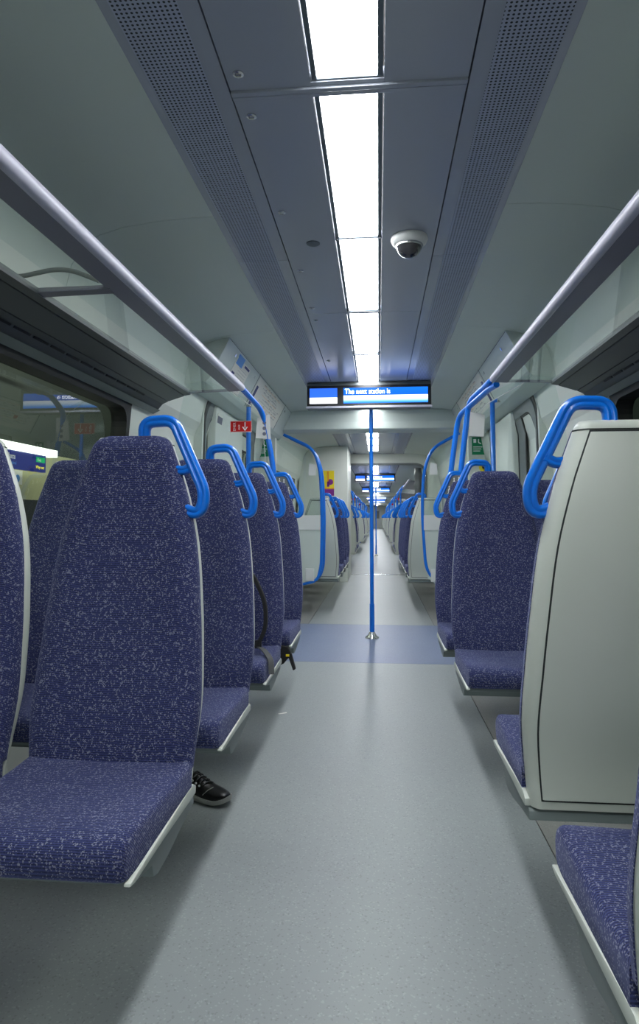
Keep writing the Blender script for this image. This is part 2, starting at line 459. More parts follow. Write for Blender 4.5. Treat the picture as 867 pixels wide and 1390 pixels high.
# gangway bulkheads with a rounded opening
def bulkhead(y, k):
    hw_, top, r = .955, 2.055, .20
    def lp(ins):
        pts = [Vector((-hw_-ins, 0)), Vector((-hw_-ins, top+ins)), Vector((hw_+ins, top+ins)), Vector((hw_+ins, 0))]
        return fillet(pts, r+ins, 8)
    inner = lp(0)
    mb = MB()
    outer = [(XC-1.33, 0), (XC-1.20, 2.33), (XC+1.20, 2.33), (XC+1.33, 0)]
    poly = outer+[(XC+p.x, p.y) for p in reversed(inner)]
    # build as strips: sides and top
    n = len(inner)
    of = []
    for p in inner:
        t = p.y/2.33
        if p.y < top-.0001 and abs(p.x) > hw_-.0001: of.append((math.copysign(1.335-.13*t, p.x), p.y))
        else: of.append((p.x*1.28, 2.33 if abs(p.x) < hw_-.02 else max(p.y, 2.2)))
    rows = []
    for yv, pl in ((y, inner), (y+.05, inner)):
        rows.append([(XC+p.x, yv, p.y) for p in pl])
    o2 = [[(XC+q[0], y+.05, q[1]) for q in of], [(XC+q[0], y, q[1]) for q in of]]
    mb.grid([rows[0], rows[1], o2[0], o2[1]], close_v=True)
    tag(mb.build('wall_gangway_%d' % k, 'white_wall'), kind='structure')
    mb = MB()
    a, b = lp(0), lp(.035)
    mb.grid([[(XC+p.x, y-.02, p.y) for p in a], [(XC+p.x, y+.06, p.y) for p in a], [(XC+p.x, y+.06, p.y) for p in b], [(XC+p.x, y-.02, p.y) for p in b]], close_v=True)
    tag(mb.build('trim_%d' % (10+k), 'gasket', smooth=40), kind='structure')
for k, y in enumerate((12.12, 31.2, 50.3)): bulkhead(y, k)

# ------------------------------------------------------------------ seats
HWT = [(.36, .208), (.45, .216), (.57, .225), (.70, .219), (.81, .211), (.99, .191), (1.13, .158), (1.21, .131), (1.25, .116), (1.27, .108), (1.283, .095), (1.290, .074)]
PRT = [(.36, .0), (.44, .0), (.52, .012), (.60, .030), (.72, .052), (.85, .072), (1.0, .092), (1.13, .105), (1.29, .112)]
def hwz(z): return smooth_tab(HWT, z)
def prz(z): return smooth_tab(PRT, z)
def zrows(z0, z1=1.29):
    zs = []; z = z0
    while z < 1.235: zs.append(z); z += .03
    zs += [1.235, 1.25, 1.262, 1.272, 1.279, 1.285, 1.289]
    return [z for z in zs if z <= z1]
def pad_part(parent):
    mb = MB(); rows = []; zs = zrows(.43)
    us = [-1, -.985, -.95, -.88, -.75, -.5, -.25, 0, .25, .5, .75, .88, .95, .985, 1]
    for i, z in enumerate(zs):
        w = hwz(z)+.0003; y = prz(z); fr = []
        topf = max(0, (z-1.25)/.04)
        for u in us:
            e = max(0, (abs(u)-.75)/.25); edge = .022*(1-math.sqrt(max(0, 1-e*e)))
            bol = -.012*math.exp(-((abs(u)-.8)/.16)**2)*(1 if .5 < z < 1.15 else .3)
            fr.append((w*u, y+edge+bol+.02*topf**2, z))
        back = [(w*u, y+.036, z) for u in reversed(us)]
        rows.append(fr+back)
    mb.grid(rows, close_u=True, caps=True)
    o = mb.build('backrest', 'fabric', parent, smooth=50)
    return o
def body_loop(w, y0, y1, r):       # rounded slab section (x, y)
    pts = []
    for sx, a0 in ((1, 0), (-1, 90)):
        for k in range(9):
            a = math.radians(a0+11.25*k); pts.append((sx*(w-r*.75)+r*.75*math.cos(a), y1-r+r*math.sin(a)))
    for sx in (-1, 1):
        pts += [(sx*w, y0+.004), (sx*(w-.004), y0)] if sx < 0 else [(sx*(w-.004), y0), (sx*w, y0+.004)]
    return pts
def thick(z): return .026+.036*math.sin(PI*min(1, max(0, (1.32-z)/.98)))**.7
def shell_part(parent):
    mb = MB(); rows = []
    zs = [z-.002 for z in zrows(.39)]; zs = [.356, .360, .372]+zs
    for i, z in enumerate(zs):
        zz = min(1.29, z-.006); w = hwz(zz)-.0015; y0 = prz(zz)+.030; y1 = prz(zz)+.040+thick(z)
        if i == 0: w -= .012; y1 -= .012; y0 += .01
        if z > 1.270: k = (z-1.270)/.018; y1 -= .018*k*k
        r = min(.045, (y1-y0)*.85, w*.5)
        rows.append([(x, y, z) for x, y in body_loop(w, y0, y1, r)])
    mb.grid(rows, close_u=True, caps=True)
    sh = mb.build('seat_shell', 'shell', parent, smooth=50)
    # rear panel, cap and the dark joint line around them
    def plate(z0, z1, ins, yo, th, name, m, par, rnd=0):
        mb = MB(); rows = []; n = 26
        for i in range(n+1):
            z = z0+(z1-z0)*i/n; w = hwz(min(z, 1.29))+.004-ins
            yb = prz(z)+.040+thick(z)+yo-.0012
            rows.append([(-w, yb-th, z), (-w+.0, yb-.002, z), (-w+.004, yb, z), (w-.004, yb, z), (w, yb-.002, z), (w, yb-th, z)])
        mb.grid(rows, close_u=True, caps=True)
        return mb.build(name, m, par, smooth=40)
    plate(.380, 1.262, .0305, .0030, .012, 'shell_joint', 'seam', sh)
    plate(.385, 1.257, .034, .0055, .012, 'back_panel', 'shell', parent)
    # cap seam
    mb = MB(); z = 1.264; w = hwz(z)+.0022; y0 = prz(z)+.032; y1 = prz(z)+.040+thick(z)+.0012
    lp = body_loop(w, y0, y1, min(.045, (y1-y0)*.85)); mb.grid([[(x, y, z-.0012) for x, y in lp], [(x, y, z+.0012) for x, y in lp]], close_u=True, caps=True)
    mb.build('cap_joint', 'seam', sh)
def cushion_part(parent):
    mb = MB(); D = .40
    prof = [(.015, .452), (-.06, .449), (-.14, .448), (-.22, .450), (-.30, .454), (-.35, .455), (-.378, .451), (-.394, .441), (-.402, .425), (-.402, .40), (-.398, .38), (-.388, .372), (-.35, .368), (-.2, .366), (.015, .366)]
    cz = .41; cy = -.19; rows = []
    W = .216
    us = [-1, -.995, -.98, -.955, -.92, -.8, -.5, 0, .5, .8, .92, .955, .98, .995, 1]
    for u in us:
        e = max(0, (abs(u)-.92)/.08); q = 1-math.sqrt(max(0, 1-e*e)); row = []
        for (y, z) in prof:
            ww = W*(1.0-.035*max(0, -y/.40)**2)
            k = .016*q
            yy_ = y+(k if y < -.3 else 0)
            zz_ = z-k*.9 if z > cz else z+k*.3
            zz_ += -.006*math.exp(-(u/.5)**2)*(1 if z > .44 else 0)
            row.append((ww*u, yy_, zz_))
        rows.append(row)
    mb.grid(rows, close_u=True, caps=True)
    return mb.build('seat_cushion', 'fabric', parent, smooth=55)
def tray_part(parent):
    # off-white edge that carries on from the shell under the cushion
    for s in (-1, 1):
        mb = MB()
        poly = [(.050, .358), (.052, .376), (.030, .388), (-.02, .388), (-.12, .383), (-.25, .377), (-.35, .373), (-.384, .371), (-.387, .365), (-.36, .360), (-.2, .361), (0, .358)]
        xs = sorted((s*.203, s*.2172)); mb.prism(poly, xs[0], xs[1], 'x')
        mb.build('side_trim', 'shell', parent, smooth=40, bevel=.003)
def beam_part(parent, s):
    mb = MB()
    poly = [(.060, .350), (.060, .328), (-.02, .318), (-.14, .298), (-.205, .294), (-.235, .302), (-.245, .330), (-.36, .352), (-.36, .366), (.02, .366)]
    xs = sorted((s*.209, -s*.680)); mb.prism(poly, xs[0], xs[1], 'x')
    mb.build('support_beam', 'bracket', parent, smooth=30, bevel=.004)
HSEC = []
for k in range(24):
    a = 2*PI*k/24; x = .0165*math.copysign(abs(math.cos(a))**.85, math.cos(a)); y = .0185*math.copysign(abs(math.sin(a))**.75, math.sin(a))
    y *= 1-.30*math.exp(-(x/.0045)**2)
    HSEC.append((y, x))
def handle_part(parent, s, pri=False):
    yh = .112+.036
    pts = [(s*.028, yh+.008, 1.27), (s*.028, yh, 1.330), (s*.115, yh-.004, 1.334), (s*.212, yh-.022, 1.128), (s*.200, yh-.026, 1.066), (s*.140, yh-.024, 1.090)]
    c = dens(fillet(pts, [0, .030, .030, .050, .045, 0], 8), .03)
    mb = MB(); mb.tube(c, 1, sec=HSEC, up=(0, 1, 0))
    st = dens(fillet([(s*.176, yh-.013, 1.205), (s*.150, yh-.014, 1.190), (s*.108, yh-.014, 1.196)], .01), .02)
    mb.tube(st, 1, sec=[(a*.9, b*.8) for a, b in HSEC], up=(0, 1, 0))
    h = mb.build('grab_handle', 'blue', parent, smooth=50)
    h['label'] = 'bright blue loop handle'
    if pri:
        mb = MB()
        poly = [(s*.045, 1.275), (s*.045, 1.318), (s*.108, 1.321), (s*.168, 1.215), (s*.125, 1.195)]
        mb.prism(poly, yh-.016, yh-.006, 'y')
        p = mb.build('priority_plate', 'gasket', h); p['label'] = 'grey plate with white priority seat pictograms'
        mb = MB()
        for i, (px, pz) in enumerate(((.068, 1.300), (.096, 1.295), (.104, 1.262), (.126, 1.245), (.130, 1.222))):
            mb.lathe([(0, 0), (.0040, 0), (.0040, .001), (0, .001)], (s*px, yh-.0175, pz+.006), 10, 'y')
            mb.box(s*px-.003, s*px+.003, yh-.0175, yh-.0165, pz-.013, pz+.001)
            mb.box(s*px-.007, s*px+.007, yh-.0175, yh-.0165, pz-.014, pz-.010)
        mb.build('pictogram', 'text', h)
def make_seat(s, pri=False, handle=True, beam=True):
    t = thing('train_seat', '-', 'train seat')
    pad_part(t); shell_part(t); cushion_part(t); tray_part(t)
    if beam: beam_part(t, s)
    if handle: handle_part(t, s, pri)
    return t
# local +x is the seat's own right when it faces -Y; s = side of the aisle in local x
protoA = {}
def get_seat(s, pri, handle, beam):
    k = (s, pri, handle, beam)
    if k not in protoA:
        protoA[k] = make_seat(s, pri, handle, beam); return protoA[k], True
    return protoA[k], False
def place_seat(x, y, facing, aisle_sign, label, group, pri=False, handle=True, beam=None):
    if beam is None: beam = handle
    # facing 'f': towards the viewpoint (-Y); 'b': away (+Y)
    s = aisle_sign if facing == 'f' else -aisle_sign
    src, fresh = get_seat(s if handle or beam else 0, pri, handle, beam)
    o = src if fresh else copy_tree(src)
    o.location = (x, y, 0); o.rotation_euler = (0, 0, 0 if facing == 'f' else PI)
    o['label'] = label; o['group'] = group; o['category'] = 'train seat'
    return o
XL, XLW, XR, XRW = -.685, -1.184, .570, 1.018
G = 'blue moquette seats of the near saloon'
place_seat(XL, 1.60, 'f', 1, 'nearest left aisle seat, blue speckled fabric, filling the lower left', G)
place_seat(XLW, 1.60, 'f', 1, 'nearest left window seat, cut by the left edge of the photo', G, handle=False)
place_seat(XL, 2.31, 'f', 1, 'second left aisle seat from the front, above the black shoe', G)
place_seat(XLW, 2.31, 'f', 1, 'second left window seat, its dark top standing against the platform view', G, handle=False)
place_seat(XL, 3.07, 'f', 1, 'third left aisle seat, the one with the black backpack on it', G)
place_seat(XLW, 3.07, 'f', 1, 'third left window seat, hidden behind the aisle seats', G, handle=False)
place_seat(XL, 3.86, 'f', 1, 'fourth left aisle seat, last before the doors, priority plate on its handle', G, pri=True)
place_seat(XLW, 3.86, 'f', 1, 'fourth left window seat, last before the left doors', G, handle=False)
place_seat(XR-.012, .975, 'b', -1, 'nearest right seat, only its blue cushion showing in the bottom right corner', G, handle=False, beam=True)
place_seat(XR, 1.70, 'b', -1, 'right seat showing its big off-white back shell, blue handle at its left', G)
place_seat(XR, 3.07, 'f', -1, 'right aisle seat facing us just beyond the off-white seat back', G)
place_seat(XRW, 3.07, 'f', -1, 'right window seat glimpsed beside the off-white seat back, plate on its handle', G, pri=True, beam=False)
place_seat(XR-.01, 3.84, 'f', -1, 'right aisle seat next to the doors, priority plate on its handle', G, pri=True)
place_seat(XRW, 3.84, 'f', -1, 'right window seat next to the right hand doors', G, handle=False)

rows = [('b', 7.52), ('f', 8.6), ('f', 9.35), ('f', 10.1)]
names = {'L': 'left', 'R': 'right'}
ordn = ['first', 'second', 'third', 'fourth', 'fifth', 'sixth']
for side, xa, xw, a in (('L', XL+.01, XLW, 1), ('R', XR-.01, XRW, -1)):
    for i, (f, y) in enumerate(rows+([('f', 10.85)] if side == 'R' else [])):
        if i == 0:
            lab = 'off-white back of the %s aisle seat right behind the far glass screen' % names[side]
        else:
            lab = '%s %s aisle seat showing its front in the bay beyond the far glass screens' % (ordn[i-1], names[side])
        place_seat(xa, y, f, a, lab, 'seats between the far glass screens and the gangway')
        if i == 0: place_seat(xw, y, f, a, 'off-white back of the %s window seat seen through the far glass screen' % names[side], 'seats between the far glass screens and the gangway', handle=False)

# far carriages: light copies of one joined seat
def far_seat(s):
    mb = MB(); zs = [.36, .5, .7, .9, 1.1, 1.22, 1.29]
    mb.grid([[(-hwz(z), prz(z)+.03, z), (-hwz(z), prz(z)+.09, z), (hwz(z), prz(z)+.09, z), (hwz(z), prz(z)+.03, z)] for z in zs], close_u=True, caps=True, mi=1)
    mb.grid([[(-hwz(z)+.01, prz(z)-.005, z), (-hwz(z)+.01, prz(z)+.03, z), (hwz(z)-.01, prz(z)+.03, z), (hwz(z)-.01, prz(z)-.005, z)] for z in zs[1:]], close_u=True, caps=True, mi=0)
    mb.box(-.21, .21, -.40, .02, .37, .45, 0); xs = sorted((s*.212, -s*.68)); mb.box(xs[0], xs[1], -.30, .05, .33, .368, 1)
    yh = .14
    mb.tube(fillet([(s*.028, yh, 1.27), (s*.028, yh, 1.33), (s*.115, yh, 1.334), (s*.212, yh-.02, 1.128), (s*.20, yh-.02, 1.066), (s*.15, yh-.02, 1.09)], .03, 3), .018, 6, mi=2)
    return mb.build('train_seat', ['fabric', 'shell', 'blue'], smooth=40)
fs = {}
def place_far(x, y, f, a, side):
    s = a if f == 'f' else -a
    if s not in fs: fs[s] = far_seat(s); o = fs[s]
    else: o = fs[s].copy(); C.objects.link(o)
    o.location = (x, y, 0); o.rotation_euler = (0, 0, 0 if f == 'f' else PI)
    way = 'showing its pale back' if f == 'b' else 'showing its blue front'
    where = 'next carriage before its doors' if y < 17 else ('middle carriages' if y < 40 else 'last carriages of the train')
    tag(o, 'distant %s aisle seat %s, %s' % (side, way, where), 'train seat', 'distant %s aisle seats %s, %s' % (side, way, where))
def far_rows():
    out = [('b', 12.95), ('b', 13.65), ('f', 14.9), ('f', 15.65)]
    for a, b in ((19.5, 24.2), (27.2, 30.6), (31.8, 34.6), (37.4, 42.2), (45.0, 49.8), (51, 56.5), (58, 65)):
        n = int((b-a)/.78); nb = n//2; y = a+.1
        for i in range(n):
            if i == nb: y += .5
            if y > b: break
            out.append(('b' if i < nb else 'f', y)); y += .77
    return out
for f, y in far_rows():
    place_far(XL+.01, y, f, 1, 'left'); place_far(XR-.01, y, f, -1, 'right')

# ------------------------------------------------------------------ luggage racks
def rack(s, y0, y1, zl, half, label, ov):
    t = thing('luggage_rack', label, 'luggage rack', (XC, y1, zl), 0, 'overhead luggage racks')
    L = y0-y1
    X = lambda h: s*h
    ov = sorted(ov)
    mb = MB()
    sec = []
    for k in range(14):
        a = 2*PI*k/14; sec.append((X(half)+.019*math.cos(a), .002+.022*math.sin(a)))
    rows = [[(x, yy_, z) for x, z in sec] for yy_ in (L, -.012, -.003)]
    rows.append([(X(half)+(x-X(half))*.8, 0, .002+(z-.002)*.8) for x, z in sec])
    mb.grid(rows, close_u=True, caps=True); mb.build('front_rail', 'rail', t, smooth=40)
    mb = MB(); e = half+.076
    mb.prism([(X(half+.004), -.018), (X(e), -.022), (X(e), -.010), (X(half+.010), .012)], L, -.002, 'y'); 
    mb.prism([(X(half+.02), -.018), (X(1.13), -.030), (X(1.13), -.018), (X(half+.02), -.006)], -.022, -.002, 'y')
    for yc in ov: mb.prism([(X(e-.01), -.024), (X(1.045), -.030), (X(1.045), -.012), (X(e-.01), -.010)], yc-y1-.022, yc-y1+.022, 'y')
    mb.build('frame', 'rackpanel', t, bevel=.0015)
    g1 = 1.022
    seg = [L]+[c-y1 for c in ov]+[-.01]
    for a, b in zip(seg, seg[1:]):
        mb = MB(); mb.prism([(X(e), -.020), (X(g1+.01), -.028), (X(g1+.01), -.020), (X(e), -.012)], a+.022, b-.012, 'y')
        mb.build('glass_shelf', 'glass', t)
    mb = MB(); a_, b_ = .0, .0
    mb.prism([(X(g1), -.034), (X(1.055), -.040), (X(1.058), -.020), (X(g1), -.012)], L, -.0, 'y')
    mb.prism([(X(1.060), -.042), (X(1.155), -.072), (X(1.155), -.05), (X(1.060), -.022)], L, 0, 'y')
    mb.prism([(X(1.159), -.074), (X(1.19), -.088), (X(1.222), -.125), (X(1.222), -.05), (X(1.159), -.052)], L, 0, 'y')
    mb.build('rear_panel', 'darkpanel', t)
    mb = MB(); mb.prism([(X(1.205), -.126), (X(1.224), -.126), (X(1.256), -.140), (X(1.248), -.146)], L, 0, 'y'); mb.build('cornice', 'bracket', t)
    # ventilation slots in the cornice
    mb = MB(); y = L+.05
    while y < -.3:
        mb.prism([(X(1.186), -.0895), (X(1.193), -.0955), (X(1.198), -.090), (X(1.192), -.084)], y, y+.105, 'y'); y += .128
    v = mb.build('vent_slots', 'rubber', t); 
    for yc in ov:
        # curved bracket above the shelf
        mb = MB(); pp = fillet([(X(e+.02), yc-y1-.03, .0), (X(.93), yc-y1-.03, .05), (X(1.10), yc-y1-.03, .02), (X(1.175), yc-y1-.03, .06)], .08, 6)
        mb.tube(pp, .008, 8); mb.build('bracket', 'gasket', t, smooth=50)
    return t
rack(-1, Y0+.05, 3.67, 1.822, .715, 'left overhead luggage rack with silver rail and glass shelf', [-.1, 1.98])
rack(1, Y0+.05, 3.56, 1.822, .712, 'right overhead luggage rack with silver rail and glass shelf', [-.9, .55])
# far racks, only a sliver in view
for s, nm in ((-1, 'left'), (1, 'right')):
    for a, b in ((13.0, 16.4), (19.4, 24), (27.2, 30.5)):
        mb = MB(); mb.tube([(XC+s*.715, a, 1.822), (XC+s*.715, b, 1.822)], .022, 8)
        mb.prism([(XC+s*.72, 1.80), (XC+s*1.2, 1.75), (XC+s*1.2, 1.77), (XC+s*.72, 1.815)], a, b, 'y', 1)
        tag(mb.build('luggage_rack', ['rail', 'rackpanel'], smooth=40), 'distant %s luggage rack edge above the far seats' % nm, 'luggage rack', 'distant %s luggage racks' % nm)

# ------------------------------------------------------------------ headers over the doors
def header(s, y0, y1, k):
    mb = MB()
    poly = [(XC+s*.885, 2.249), (XC+s*1.02, 1.985), (XC+s*1.05, 1.955), (XC+s*1.192, 1.94), (XC+s*1.19, 2.0), (XC+s*1.14, 2.14), (XC+s*1.05, 2.211), (XC+s*.95, 2.239)]
    mb.prism(poly, y0, y1, 'y')
    h = mb.build('trim_%d' % k, 'ceil', bevel=.004); tag(h, kind='structure')
    return h
def hdr_quad(mb, s, y0, y1, t0, t1, off=.002, mi=0):
    a = Vector((XC+s*.885, 2.249)); b = Vector((XC+s*1.02, 1.985)); nrm = Vector((-s*(a-b).y*s*s, 0))
    d = (b-a); n = Vector((-d.y, d.x)).normalized()
    if n.x*s > 0: n = -n
    p, q = a+d*t0, a+d*t1
    mb.prism([tuple(p+n*.0005), tuple(q+n*.0005), tuple(q+n*off), tuple(p+n*off)], y0, y1, 'y', mi)
hl, hr = header(-1, 4.09, 7.28, 20), header(1, 4.09, 7.22, 21)
for s, h in ((-1, hl), (1, hr)):
    mb = MB(); hdr_quad(mb, s, 5.18, 5.19, .0, 1, .0012); hdr_quad(mb, s, 6.63, 6.638, 0, 1, .0012); hdr_quad(mb, s, 4.10, 7.20, .02, .03, .0012)
    mb.build('joint', 'seam', h)
    mb = MB(); 
    for yy_ in (4.35, 5.05, 6.72, 7.1): hdr_quad(mb, s, yy_, yy_+.022, .16, .23, .003)
    mb.build('lock', 'steel', h)
def route_map(s, label):
    mb = MB(); hdr_quad(mb, s, 5.22, 6.60, .06, .97, .003, 0)
    hdr_quad(mb, s, 5.24, 5.31, .30, .92, .0034, 1)
    rnd = random.Random(3)
    for i in range(9):
        t0 = .14+.085*i; a = 5.40+rnd.random()*.25; b = 6.5-rnd.random()*.3
        hdr_quad(mb, s, a, b, t0, t0+.006, .0034, 2 if i % 3 else 3)
        for j in range(7):
            yy_ = a+(b-a)*rnd.random(); hdr_quad(mb, s, yy_, yy_+.05, t0-.03, t0-.018, .0034, 2)
    if s > 0:
        hdr_quad(mb, s, 6.2, 6.27, .5, .62, .0036, 4); hdr_quad(mb, s, 5.6, 5.68, .45, .60, .0036, 5)
    tag(mb.build('route_map', ['paper', 'navy', 'mapink', 'orange', 'red', 'green']), label, 'sign')
route_map(-1, 'pale route map strip on the slanted panel over the left doors')
route_map(1, 'pale route map strip on the slanted panel over the right doors')
mb = MB(); hdr_quad(mb, -1, 4.42, 4.86, .16, .95, .003, 0); hdr_quad(mb, -1, 4.44, 4.62, .08, .32, .0034, 1); hdr_quad(mb, -1, 4.68, 4.84, .18, .24, .0034, 2)
hdr_quad(mb, -1, 4.44, 4.52, .52, .72, .0034, 2); hdr_quad(mb, -1, 4.44, 4.52, .74, .84, .0034, 3)
for i in range(8): hdr_quad(mb, -1, 4.56, 4.82, .34+.07*i, .345+.07*i, .0034, 4)
tag(mb.build('safety_notice', ['paper', 'skyblue', 'navy', 'yellow', 'mapink']), 'safety notice with blue and yellow blocks on the left header panel', 'sign')
# cross beam beyond the display
mb = MB()
prof = [(7.10, 2.262), (7.10, 2.215), (7.12, 2.13), (7.13, 2.055), (7.16, 2.040), (7.42, 2.040), (7.45, 2.06), (7.45, 2.262)]
mb.prism(prof, XC-1.10, XC+1.10, 'x'); tag(mb.build('trim_22', 'ceil', bevel=.006), kind='structure')

# ------------------------------------------------------------------ doors (structure)
def door(s, k, y0, y1, detail=True):
    d = thing('door_%d' % k, None, None, (0, 0, 0)); d['kind'] = 'structure'
    ym = (y0+y1)/2
    # rounded rubber portal
    def ploop(ins, r):
        pts = [Vector((y0+ins, .0)), Vector((y0+ins, 1.99-ins)), Vector((y1-ins, 1.99-ins)), Vector((y1-ins, .0))]
        return fillet(pts, r, 8)
    P3 = lambda v, off: (XC+s*(dwid(v.y)+off), v.x, v.y)
    for (i0, i1, m, o0, nm) in ((-.055, .0, 'white_wall', .0, 'reveal'), (.0, .035, 'rubber', -.004, 'outer_seal'), (.035, .13, 'gasket', -.010, 'portal_frame'), (.13, .145, 'rubber', -.006, 'inner_seal')):
        A, B = dens(ploop(i0, .17), .15), dens(ploop(i1, .15), .15)
        A, B = ploop(i0, .17), ploop(i1, .15)
        mb = MB(); mb.grid([[P3(v, .09) for v in A], [P3(v, o0) for v in A], [P3(v, o0) for v in B], [P3(v, .09) for v in B]], close_v=True)
        mb.build(nm, m, d, smooth=40)
    def leaf(a, b, wa, wb, dark):
        mb = MB(); st = lambda z0, z1, u, v: wall_strip(mb, s, z0, z1, u, v, .03, .002, tab=DHW)
        st(.01, .95, a, b); st(1.72, 1.94, a, b); st(.95, 1.72, a, wa); st(.95, 1.72, wb, b)
        l = mb.build('door_leaf', 'white_wall', d)
        mb = MB(); pts = [Vector((wa, .95)), Vector((wa, 1.72)), Vector((wb, 1.72)), Vector((wb, .95))]
        for q in range(4):
            u, v = pts[q], pts[(q+1) % 4]
        wall_strip(mb, s, .95, 1.72, wa, wa+.015, .012, -.004, tab=DHW); wall_strip(mb, s, .95, 1.72, wb-.015, wb, .012, -.004, tab=DHW)
        wall_strip(mb, s, 1.705, 1.72, wa, wb, .012, -.004, tab=DHW); wall_strip(mb, s, .95, .965, wa, wb, .012, -.004, tab=DHW)
        mb.build('window_seal', 'rubber', l)
        mb = MB(); wall_strip(mb, s, .95, 1.72, wa, wb, .006, .015, tab=DHW); mb.build('window_pane', 'winglass', l)
    leaf(y0+.04, ym+.10, y0+.16, y0+.20, False) if False else leaf(y0+.04, ym+.05, ym-.28, ym-.10, False)
    leaf(ym+.055, y1-.04, ym+.18, y1-.22, True)
    return d
door(-1, 1, *DOORS[0]); door(1, 2, *DOORS[0])
kk = 3
for a, b in DOORS[1:]:
    for s in (-1, 1): door(s, kk, a, b); kk += 1
# rounded white pillars standing in from the far jamb
for s, ya, yb, k in ((-1, 4.86, 5.86, 23), (1, 5.36, 6.16, 24)):
    mb = MB(); 
    def lp(e):
        pts = [Vector((ya+e, 0)), Vector((ya+e, 1.94-e)), Vector((yb-e, 1.94-e)), Vector((yb-e, 0))]
        return fillet(pts, [0, .04, .07, 0], 6)
    P3 = lambda v, off: (XC+s*(dwid(v.y)-off), v.x, max(.0, v.y))
    rows = [[P3(v, -.03) for v in lp(0)], [P3(v, .012) for v in lp(0)], [P3(v, .028) for v in lp(.008)], [P3(v, .034) for v in lp(.022)]]
    n = len(rows[0]); mb.grid(rows); o = len(mb.v)
    mb.add(rows[-1], [tuple(range(n))])
    tag(mb.build('trim_%d' % k, 'white_wall', smooth=40), kind='structure')
# seal arc on the right pillar
mb = MB(); P3 = lambda v, off: (XC+(dwid(v.y)-off), v.x, v.y)
for (i0, i1) in ((0, .03),):
    A = fillet([Vector((5.12, 0)), Vector((5.12, 1.94)), Vector((5.80, 1.94))], .22, 8); B = fillet([Vector((5.33, 0)), Vector((5.33, 1.90)), Vector((5.80, 1.90))], .16, 8)
    mb.grid([[P3(v, -.003) for v in A], [P3(v, .006) for v in A], [P3(v, .006) for v in B], [P3(v, -.003) for v in B]], close_v=True, mi=0)
    A2 = fillet([Vector((5.095, 0)), Vector((5.095, 1.955)), Vector((5.80, 1.96))], .24, 8)
    mb.grid([[P3(v, -.003) for v in A2], [P3(v, .008) for v in A2], [P3(v, .008) for v in A], [P3(v, -.003) for v in A]], close_v=True, mi=1)
    B2 = fillet([Vector((5.355, 0)), Vector((5.355, 1.89)), Vector((5.80, 1.89))], .15, 8)
    mb.grid([[P3(v, -.003) for v in B], [P3(v, .009) for v in B], [P3(v, .009) for v in B2], [P3(v, -.003) for v in B2]], close_v=True, mi=1)
tag(mb.build('trim_25', ['gasket', 'rubber'], smooth=40), kind='structure')
mb = MB(); wall_strip(mb, -1, 1.44, 1.88, 4.89, 5.05, .004, -.042, 0, DHW); wall_strip(mb, -1, 1.62, 1.86, 4.90, 5.04, .002, -.044, 1, DHW); wall_strip(mb, -1, 1.46, 1.58, 4.90, 5.04, .002, -.044, 2, DHW)
tag(mb.build('poster', ['paper', 'mapink', 'red']), 'narrow pale poster at the near edge of the left doors', 'poster')

# far standback walls with notices (facing the viewpoint)
for s, k in ((-1, 26), (1, 27)):
    mb = MB(); mb.prism([(XC+s*1.06, 0), (XC+s*1.06, 1.97), (XC+s*1.19, 1.97), (XC+s*1.25, 1.66), (XC+s*1.335, .9), (XC+s*1.335, 0)], 7.06, 7.14, 'y')
    tag(mb.build('trim_%d' % k, 'white_wall', bevel=.006), kind='structure')
for s, xa, xb, nm in ((-1, -1.33, -1.215, 'left'), (1, 1.02, 1.15, 'right')):
    t = thing('emergency_notice', 'green emergency notice on the pale wall beyond the %s doors' % nm, 'sign', ((xa+xb)/2, 7.055, 1.845), 0, 'green emergency notices')
    w = (xb-xa)/2
    mb = MB(); mb.box(-w, w, -.002, .004, -.10, .09); mb.build('board', 'green', t)
    mb = MB(); 
    for i in range(3): mb.box(-w*.8, w*.7-i*.012, -.003, -.002, -.02-.022*i, -.012-.022*i)
    mb.tube(fillet([(w*.1, -.003, .07), (w*.05, -.003, .03), (w*.5, -.003, .02)], .02), .006, 6); mb.box(-w*.75, -w*.3, -.003, -.002, .03, .07)
    mb.build('pictogram', 'text', t)
t = thing('door_button', 'yellow emergency call disc with black centre on the right far wall', 'button', (1.145, 7.055, 1.61))
mb = MB(); mb.lathe([(0, .004), (.055, .004), (.055, -.006), (0, -.006)], (0, 0, 0), 24, 'y'); mb.build('plate', 'yellow', t)
mb = MB(); mb.lathe([(0, 0), (.024, 0), (.020, -.016), (0, -.018)], (0, 0, 0), 20, 'y'); mb.build('button', 'black', t)

# vertical grab poles by the doors
for s, x, y, nm in ((-1, -1.05, 5.13, 'left'), (1, .90, 5.10, 'right')):
    t = thing('grab_pole', 'blue vertical grab pole beside the %s doors, behind the seat tops' % nm, 'grab pole', (x, y, 0), 0, 'grab poles by the doors')
    zt = 2.02 if abs(x-XC) > .97 else 2.11
    zt = 1.985
    mb = MB(); mb.tube([(0, 0, .02), (0, 0, zt-.02), (s*.05 if s > 0 else 0, 0, zt+.0)], .019, 14); mb.build('pole', 'blue', t, smooth=50)
    mb = MB(); mb.lathe([(.0, 0), (.045, 0), (.036, .015), (.022, .03), (0, .03)], (0, 0, 0), 20); mb.build('floor_flange', 'steel', t, smooth=50)
    if s > 0 or True:
        mb = MB(); mb.lathe([(0, 0), (.022, 0), (.026, .02), (0, .022)], (s*.05 if s > 0 else 0, 0, zt-.02), 16); mb.build('ceiling_socket', 'steel', t, smooth=50)

